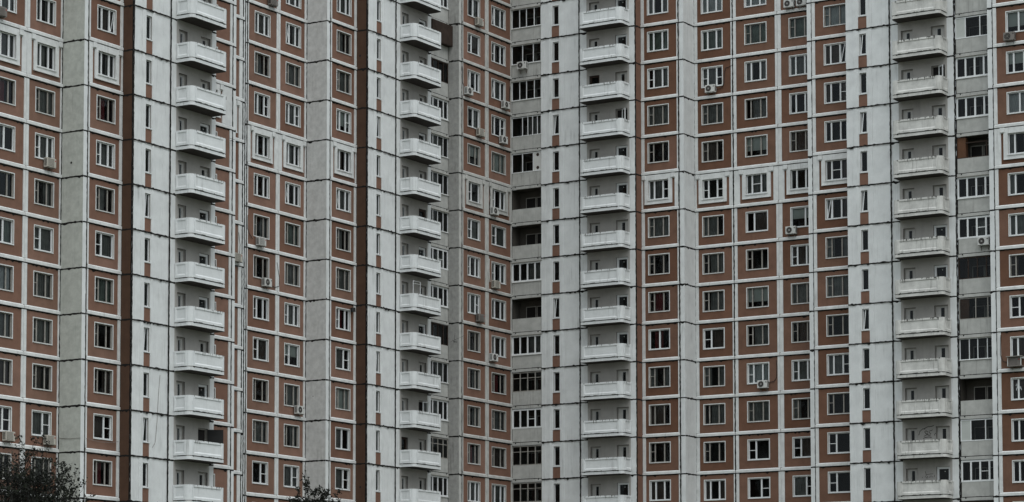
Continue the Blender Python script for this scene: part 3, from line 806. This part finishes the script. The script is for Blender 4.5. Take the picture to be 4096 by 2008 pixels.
# white reindeer sticker shape in one window of the far right column
d = MB()
DP = [(0, .0), (.06, .02), (.05, .12), (.18, .16), (.30, .12), (.36, 0.0), (.41, .01), (.36, .17), (.34, .26), (.16, .29), (.12, .40), (.15, .50), (.09, .46), (.05, .52), (.03, .42), (-.05, .37), (-.03, .33), (.05, .34), (.06, .22), (.0, .14)]
b1 = bays['B1']
d.poly([(1.25 + x, 1.55 + y, -.115) for x, y in DP], WCUR)
o = b1.place(d.mesh("sticker"), "sticker", 0, 9)

# ------------------------------------------------------------------ ground
g = MB(); g.poly([(-700, 0, 700), (700, 0, 700), (700, 0, -1000), (-700, 0, -1000)], GRASS)
gr = g.build("ground"); gr["kind"] = "structure"

# ------------------------------------------------------------------ air conditioners
def ac_meshes(kind, body):
    k = ('ac', kind, body.name)
    if k in cache: return cache[k]
    W, Hh, D = .80, .56, .30
    c = MB(); b = .02
    c.box(-W / 2, W / 2, 0, Hh, .10, .10 + D - b, body)
    c.box(-W / 2 + b, W / 2 - b, b, Hh - b, .10 + D - b, .10 + D, body)
    for i in range(9): c.box(-W / 2 - .004, -W / 2, .08 + i * .048, .105 + i * .048, .14, .10 + D - .06, FAN)
    for i in range(9): c.box(W / 2, W / 2 + .004, .08 + i * .048, .105 + i * .048, .14, .10 + D - .06, FAN)
    c.box(W / 2 - .13, W / 2 - .05, .38, .46, .10 + D, .104 + D, FAN if kind == 'fan' else RED)
    f = MB(); z = .102 + D
    if kind == 'fan':
        cx = -.10
        f.disc(cx, Hh / 2, z, .225, FAN); f.disc(cx, Hh / 2, z + .008, .245, body, r_in=.222)
        f.disc(cx, Hh / 2, z + .006, .06, body)
        for r in (.10, .14, .18): f.disc(cx, Hh / 2, z + .005, r + .004, TAUPE, r_in=r - .004)
        for q in range(8):
            t = q * math.pi / 4
            f.tube([(cx, Hh / 2, z + .01), (cx + .22 * math.cos(t), Hh / 2 + .22 * math.sin(t), z + .01)], .005, .005, TAUPE, 3)
    else:
        f.box(-W / 2 + .06, W / 2 - .20, .05, Hh - .05, z - .002, z + .004, TAUPE)
        for i in range(12): f.box(-W / 2 + .07, W / 2 - .21, .065 + i * .036, .08 + i * .036, z + .004, z + .012, body)
    s = MB()
    for u in (0,):
        s.box(u - .018, u + .018, -.035, 0, .0, .42, TAUPE); s.box(u - .018, u + .018, -.30, -.035, .0, .035, TAUPE)
        s.tube([(u, -.27, .03), (u, -.03, .36)], .012, .012, TAUPE, 4)
    cache[k] = (c.mesh("casing"), f.mesh("fan_grille"), s.mesh("bracket"))
    return cache[k]
def air_conditioner(x, y, side, plane, kind, body, label, cable=None, turn=0.0, cage=False):
    s = 1 if side == 'L' else -1
    p = on_wall(x, y, side, plane + (.24 if side == 'L' else -.24))
    a, b = (plane, p[1]) if side == 'L' else (p[0], plane)
    rz = TH + (R(90) if side == 'L' else 0)
    t = empty("air_conditioner", plan_to_world(a, b, p[2] - .28), rz, label, "air conditioner", "air conditioners on the facade")
    c, f, br = ac_meshes(kind, body)
    obj("casing", c, t); obj("fan_grille", f, t)
    for u in (-.26, .26): obj("bracket", br, t, (u, 0, 0))
    if cable:
        mb = MB(); pts = []
        for (cx, cy) in cable:
            q = on_wall(cx, cy, side, plane + s * .055)
            pts.append(((q[1] - b) if side == 'L' else (q[0] - a), q[2] - (p[2] - .28), .055))
        sm = []
        for i in range(len(pts) - 1):
            for j in range(4):
                k = j / 4; sm.append(tuple(pts[i][e] * (1 - k) + pts[i + 1][e] * k for e in range(3)))
        sm.append(pts[-1])
        mb.tube(sm, .022, .022, FAN, 5); mb.build("pipe", t)
    if cage:
        mb = MB()
        mb.box(-.55, .55, .60, .64, .02, .62, OLD)
        mb.box(-.5, .5, -.05, .0, .02, .55, TAUPE)
        for u in (-.48, .44): mb.box(u, u + .05, 0, .6, .46, .51, METAL)
        mb.build("cage", t)
    return t
AC = air_conditioner
AC(3, 46, 'L', aA, 'box', TAUPE, "dark box air conditioner cut by the left picture edge near the top")
AC(200, 652, 'L', aA, 'box', BEIGE, "beige box air conditioner under the fourth window beside the greenish grey side panel")
AC(35, 1745, 'L', aA, 'box', BEIGE, "beige air conditioner at the left picture edge just above the bushy tree top")
AC(198, 1760, 'L', aA, 'box', BEIGE, "beige air conditioner low beside the greenish grey panel with a sagging cable")
AC(1092, 6, 'L', aG, 'box', TAUPE, "dark air conditioner at the top edge right of the left balcony column")
AC(1044, 967, 'L', aG, 'box', METAL, "white air conditioner with a black pipe rising along its left side", cable=[(1010, 955), (998, 935), (990, 915), (991, 860)])
AC(1067, 1130, 'L', aG, 'fan', METAL, "white air conditioner with a black hose looping up the white strip at its right", cable=[(1080, 1140), (1100, 1150), (1116, 1145), (1117, 1110), (1108, 1050)])
AC(1197, 1640, 'L', aG, 'fan', METAL, "white air conditioner with a red label beside the pale grey side panel")
AC(1917, 88, 'L', 0, 'box', BEIGE, "beige air conditioner at the top of the inner corner wing, below the topmost window")
AC(1875, 365, 'L', 0, 'fan', METAL, "white air conditioner with a black fan hiding the corner of a half open window", cable=[(1858, 352), (1850, 330), (1851, 280), (1848, 262)])
AC(1922, 530, 'L', 0, 'box', BEIGE, "beige air conditioner under the middle of the window just above two pale blinds", )
AC(2022, 420, 'L', 0, 'fan', METAL, "higher of two white air conditioners one above the other next to the inner corner", cable=[(2030, 425), (2036, 415), (2038, 385), (2041, 345)])
AC(2014, 560, 'L', 0, 'fan', METAL, "lower of two white air conditioners one above the other next to the inner corner")
AC(1978, 845, 'L', 0, 'fan', METAL, "white air conditioner below an ornamented window with black hoses hanging at its left", cable=[(1968, 860), (1957, 830), (1962, 790), (1958, 750)])
AC(1984, 1138, 'L', 0, 'box', BEIGE, "beige air conditioner beside a white drain hose, near the inner corner")
AC(1921, 1272, 'L', 0, 'box', TAUPE, "dark fronted air conditioner low in the left window column by the inner corner")
AC(1975, 1430, 'L', 0, 'fan', METAL, "white air conditioner with a black fan, lowest one next to the inner corner")
AC(2089, 262, 'R', -.12, 'fan', METAL, "white air conditioner mounted on a loggia parapet at the inner corner")
AC(2842, 355, 'R', bV, 'fan', METAL, "white air conditioner with a black pipe curving up right, near the top of right wing", cable=[(2862, 360), (2888, 350), (2896, 330), (2897, 290), (2903, 272), (2928, 262)])
AC(3052, 1537, 'R', bV, 'fan', METAL, "white air conditioner with a black cable looping up right, low on right wing", cable=[(3072, 1530), (3096, 1526), (3106, 1510), (3108, 1470), (3105, 1440)])
AC(3165, 921, 'R', bV, 'fan', METAL, "white air conditioner under a pale green blind halfway up the right wing")
AC(3157, 15, 'R', bV, 'fan', METAL, "left one of two neighbouring air conditioners at the top edge")
AC(3207, 8, 'R', bV, 'fan', METAL, "right one of two neighbouring air conditioners at the top edge")
AC(4038, 146, 'R', bZB, 'fan', TAUPE, "dark brown air conditioner near the top right picture corner")
AC(4062, 1447, 'R', bZB, 'box', TAUPE, "air conditioner in a metal cage with a lid at the right picture edge", cable=[(4040, 1450), (4012, 1446), (4002, 1420), (4003, 1340)], cage=True)
AC(3935, 965, 'R', bY + .02, 'fan', METAL, "white air conditioner on the loggia parapet of the far right section")
AC(948, 1030, 'L', aV, 'box', BEIGE, "pale air conditioner half hidden in the narrow brown gap right of the left balconies", cable=[(950, 1035), (958, 1020), (960, 980), (955, 930)])

# ------------------------------------------------------------------ small things on the facade
# television antenna on the grey side panel near the inner corner
p = on_wall(1815, 1366, 'R', bN - .45)
an = empty("antenna", plan_to_world(p[0], bN, p[2]), TH, "thin dark television antenna sticking out of the dark grey side panel", "antenna")
m = MB(); m.tube([(0, 0, 0), (0, 0, .5)], .02, .02, FAN); m.tube([(0, -.12, .45), (.12, .62, .45)], .014, .012, FAN); m.build("mast", an)
m = MB(); m.tube([(-.30, -.02, .47), (.95, .38, .47)], .010, .008, FAN); m.tube([(-.12, .13, .47), (.12, -.10, .47)], .008, .008, FAN); m.tube([(.05, .20, .47), (.32, -.03, .47)], .008, .008, FAN); m.build("boom", an)
p = on_wall(930, 562, 'L', aT + .25)
an = empty("antenna", plan_to_world(aT, p[1], p[2]), TH + R(90), "small black aerial on the white strip beside the left balconies", "antenna")
m = MB(); m.tube([(0, 0, 0), (0, 0, .3)], .018, .018, FAN); m.tube([(0, -.28, .28), (0, .12, .28)], .018, .018, FAN); m.build("mast", an)
m = MB(); m.tube([(-.35, .08, .28), (.2, .08, .28)], .014, .014, FAN); m.tube([(-.2, -.05, .28), (.15, -.05, .28)], .012, .012, FAN); m.build("boom", an)
# drying rack on a balcony
bl = bays['L']
w0 = bl.at(.78, .30, 6, 1.02); w1 = plan_to_world(w0[0], w0[1], w0[2])
rk = MB()
for u in (0, .92): rk.tube([(u, 0, 0), (u, 1.9, 0)], .022, .022, PVC, 4)
for v in (1.72, 1.9): rk.tube([(0, v, 0), (.92, v, 0)], .02, .02, PVC, 4)
o = rk.build("drying_rack", None, w1, TH + R(90)); tag(o, "white metal drying frame standing on a balcony in the second balcony column", "drying rack")
# dark round box at the edge of a brown bay
p = on_wall(1410, 1240, 'L', aI + .15)
t = empty("wall_lamp", plan_to_world(aI, p[1], p[2]), TH + R(90), "small black round box on the white strip beside a narrow brown bay", "lamp")
m = MB(); m.box(-.05, .05, -.05, .05, .0, .1, FAN); m.build("mount", t)
m = MB(); m.tube([(0, -.13, .2), (0, -.10, .2), (0, .12, .2), (0, .15, .2)], .19, .16, FAN, 10); m.build("housing", t)
# loose cables
def cable(pts, r, m_, label):
    mb = MB(); P = []
    for (x, y, side, pl) in pts:
        q = on_wall(x, y, side, pl); P.append(plan_to_world(*q))
    sm = []
    for i in range(len(P) - 1):
        for j in range(4):
            k = j / 4; sm.append([P[i][e] * (1 - k) + P[i + 1][e] * k for e in range(3)])
    sm.append(P[-1])
    mb.tube(sm, r, r, m_, 4, frame=False)
    tag(mb.build("cable"), label, "cable")
cable([(236, 1752, 'R', bB - .02), (280, 1755, 'R', bB - .02), (322, 1751, 'R', bB - .02)], .012, TAUPE, "thin dark cable sagging across the greenish grey side panel low at left")
cable([(345, 1754, 'L', aC + .08), (400, 1768, 'L', aC + .08), (450, 1771, 'L', aC + .08), (474, 1765, 'L', aC + .08)], .012, TAUPE, "thin dark cable sagging across the brown panel below a low window at left")
cable([(640, 1500, 'L', aE + .03), (634, 1580, 'L', aE + .03), (628, 1690, 'L', aE + .03), (621, 1770, 'L', aE + .03), (610, 1790, 'L', aE + .08)], .012, TAUPE, "thin cable hanging down the white wall left of the lower left balconies")
cable([(1957, 1035, 'L', .08), (1956, 1080, 'L', .08), (1960, 1128, 'L', .08)], .035, METAL, "white drain hose running down the brown wall beside a window near the inner corner")

# ------------------------------------------------------------------ trees in front
def tree(loc, h, crown_c, rad, n_limb, n_twig, leaves, leaf_m, leaf_s, seed, label, tip_bias=0.0):
    rnd = random.Random(seed)
    t = empty("tree", loc, 0, label, "tree")
    tk = MB(); pts = []
    for i in range(8):
        k = i / 7; pts.append((rnd.uniform(-.06, .06) * k, rnd.uniform(-.06, .06) * k, k * crown_c[2]))
    tk.tube(pts, .11, .035, BARK, 7, frame=False); tk.build("trunk", t)
    cr = MB(); tips = []
    C = Vector(crown_c)
    def rnd_dir():
        while True:
            v = Vector((rnd.uniform(-1, 1), rnd.uniform(-1, 1), rnd.uniform(-.75, 1)))
            if .2 < v.length < 1: return v.normalized()
    def limb(p0, p1, r0, r1, nseg, wob):
        P = []
        for i in range(nseg + 1):
            k = i / nseg; q = p0.lerp(p1, k)
            q += Vector((rnd.uniform(-1, 1), rnd.uniform(-1, 1), rnd.uniform(-1, 1))) * wob * math.sin(math.pi * k)
            q.z += .25 * (p1 - p0).length * (k * k - k) * .5
            P.append(q)
        cr.tube([tuple(q) for q in P], r0, r1, BARK, 4, frame=False)
        return P
    for i in range(n_limb):
        z = rnd.uniform(.45, 1.0) * crown_c[2]
        d = rnd_dir(); k = rnd.uniform(.55, 1.0)
        e = C + Vector((d.x * rad[0], d.y * rad[1], d.z * rad[2])) * k
        P = limb(Vector((0, 0, z)), e, .022, .006, 7, .10)
        for j in range(n_twig):
            s = P[rnd.randrange(2, len(P))]
            dd = (rnd_dir() + (e - C).normalized() * .8 + Vector((0, 0, .35))).normalized()
            q = s + dd * rnd.uniform(.25, .75)
            Q = limb(s, q, .007, .003, 4, .04)
            tips.append((Q, rnd.random()))
            for _ in range(2):
                s2 = Q[rnd.randrange(1, len(Q))]
                q2 = s2 + (dd + rnd_dir() * .8).normalized() * rnd.uniform(.12, .35)
                tips.append((limb(s2, q2, .004, .002, 3, .02), rnd.random()))
    lf = MB(); li = 0
    while li < leaves:
        Q, dens = tips[rnd.randrange(len(tips))]
        if rnd.random() > dens * 1.1: continue
        k = min(len(Q) - 1.001, (rnd.random() ** .6) * (len(Q) - 1))
        i = int(k); p = Q[i].lerp(Q[i + 1], k - i)
        for _ in range(rnd.randrange(2, 5)):
            a = rnd_dir(); b = a.cross(rnd_dir())
            if b.length < .1: continue
            b.normalize(); s = leaf_s * rnd.uniform(.6, 1.3)
            o = p + Vector((rnd.uniform(-1, 1), rnd.uniform(-1, 1), rnd.uniform(-1, 1))) * leaf_s * .9
            k0 = len(lf.v)
            lf.v += [tuple(o), tuple(o + a * s * .5 + b * s * .32), tuple(o + a * s * 1.1), tuple(o + a * s * .5 - b * s * .32)]
            lf.f.append((k0, k0 + 1, k0 + 2, k0 + 3)); lf.m.append(lf.mi(leaf_m if rnd.random() < .8 else LEAF))
            li += 1
    o = cr.build("crown", t); lf.build("foliage", o)
    return t
def ground_under(x, dist): return ((x - 2048) / FPX * dist, dist, 0)
tree(ground_under(60, 62), 7.2, (0, 0, 5.33), (1.72, 1.5, 1.95), 400, 8, 74000, LEAF2, .062, 3, "bushy dark tree top with bare twigs in the lower left corner")
tree(ground_under(1235, 64), 6.1, (0, 0, 5.07), (.52, .5, 1.34), 150, 5, 46000, LEAF2, .062, 11, "small dark leafy tree top at the bottom edge below the pale grey side panel")
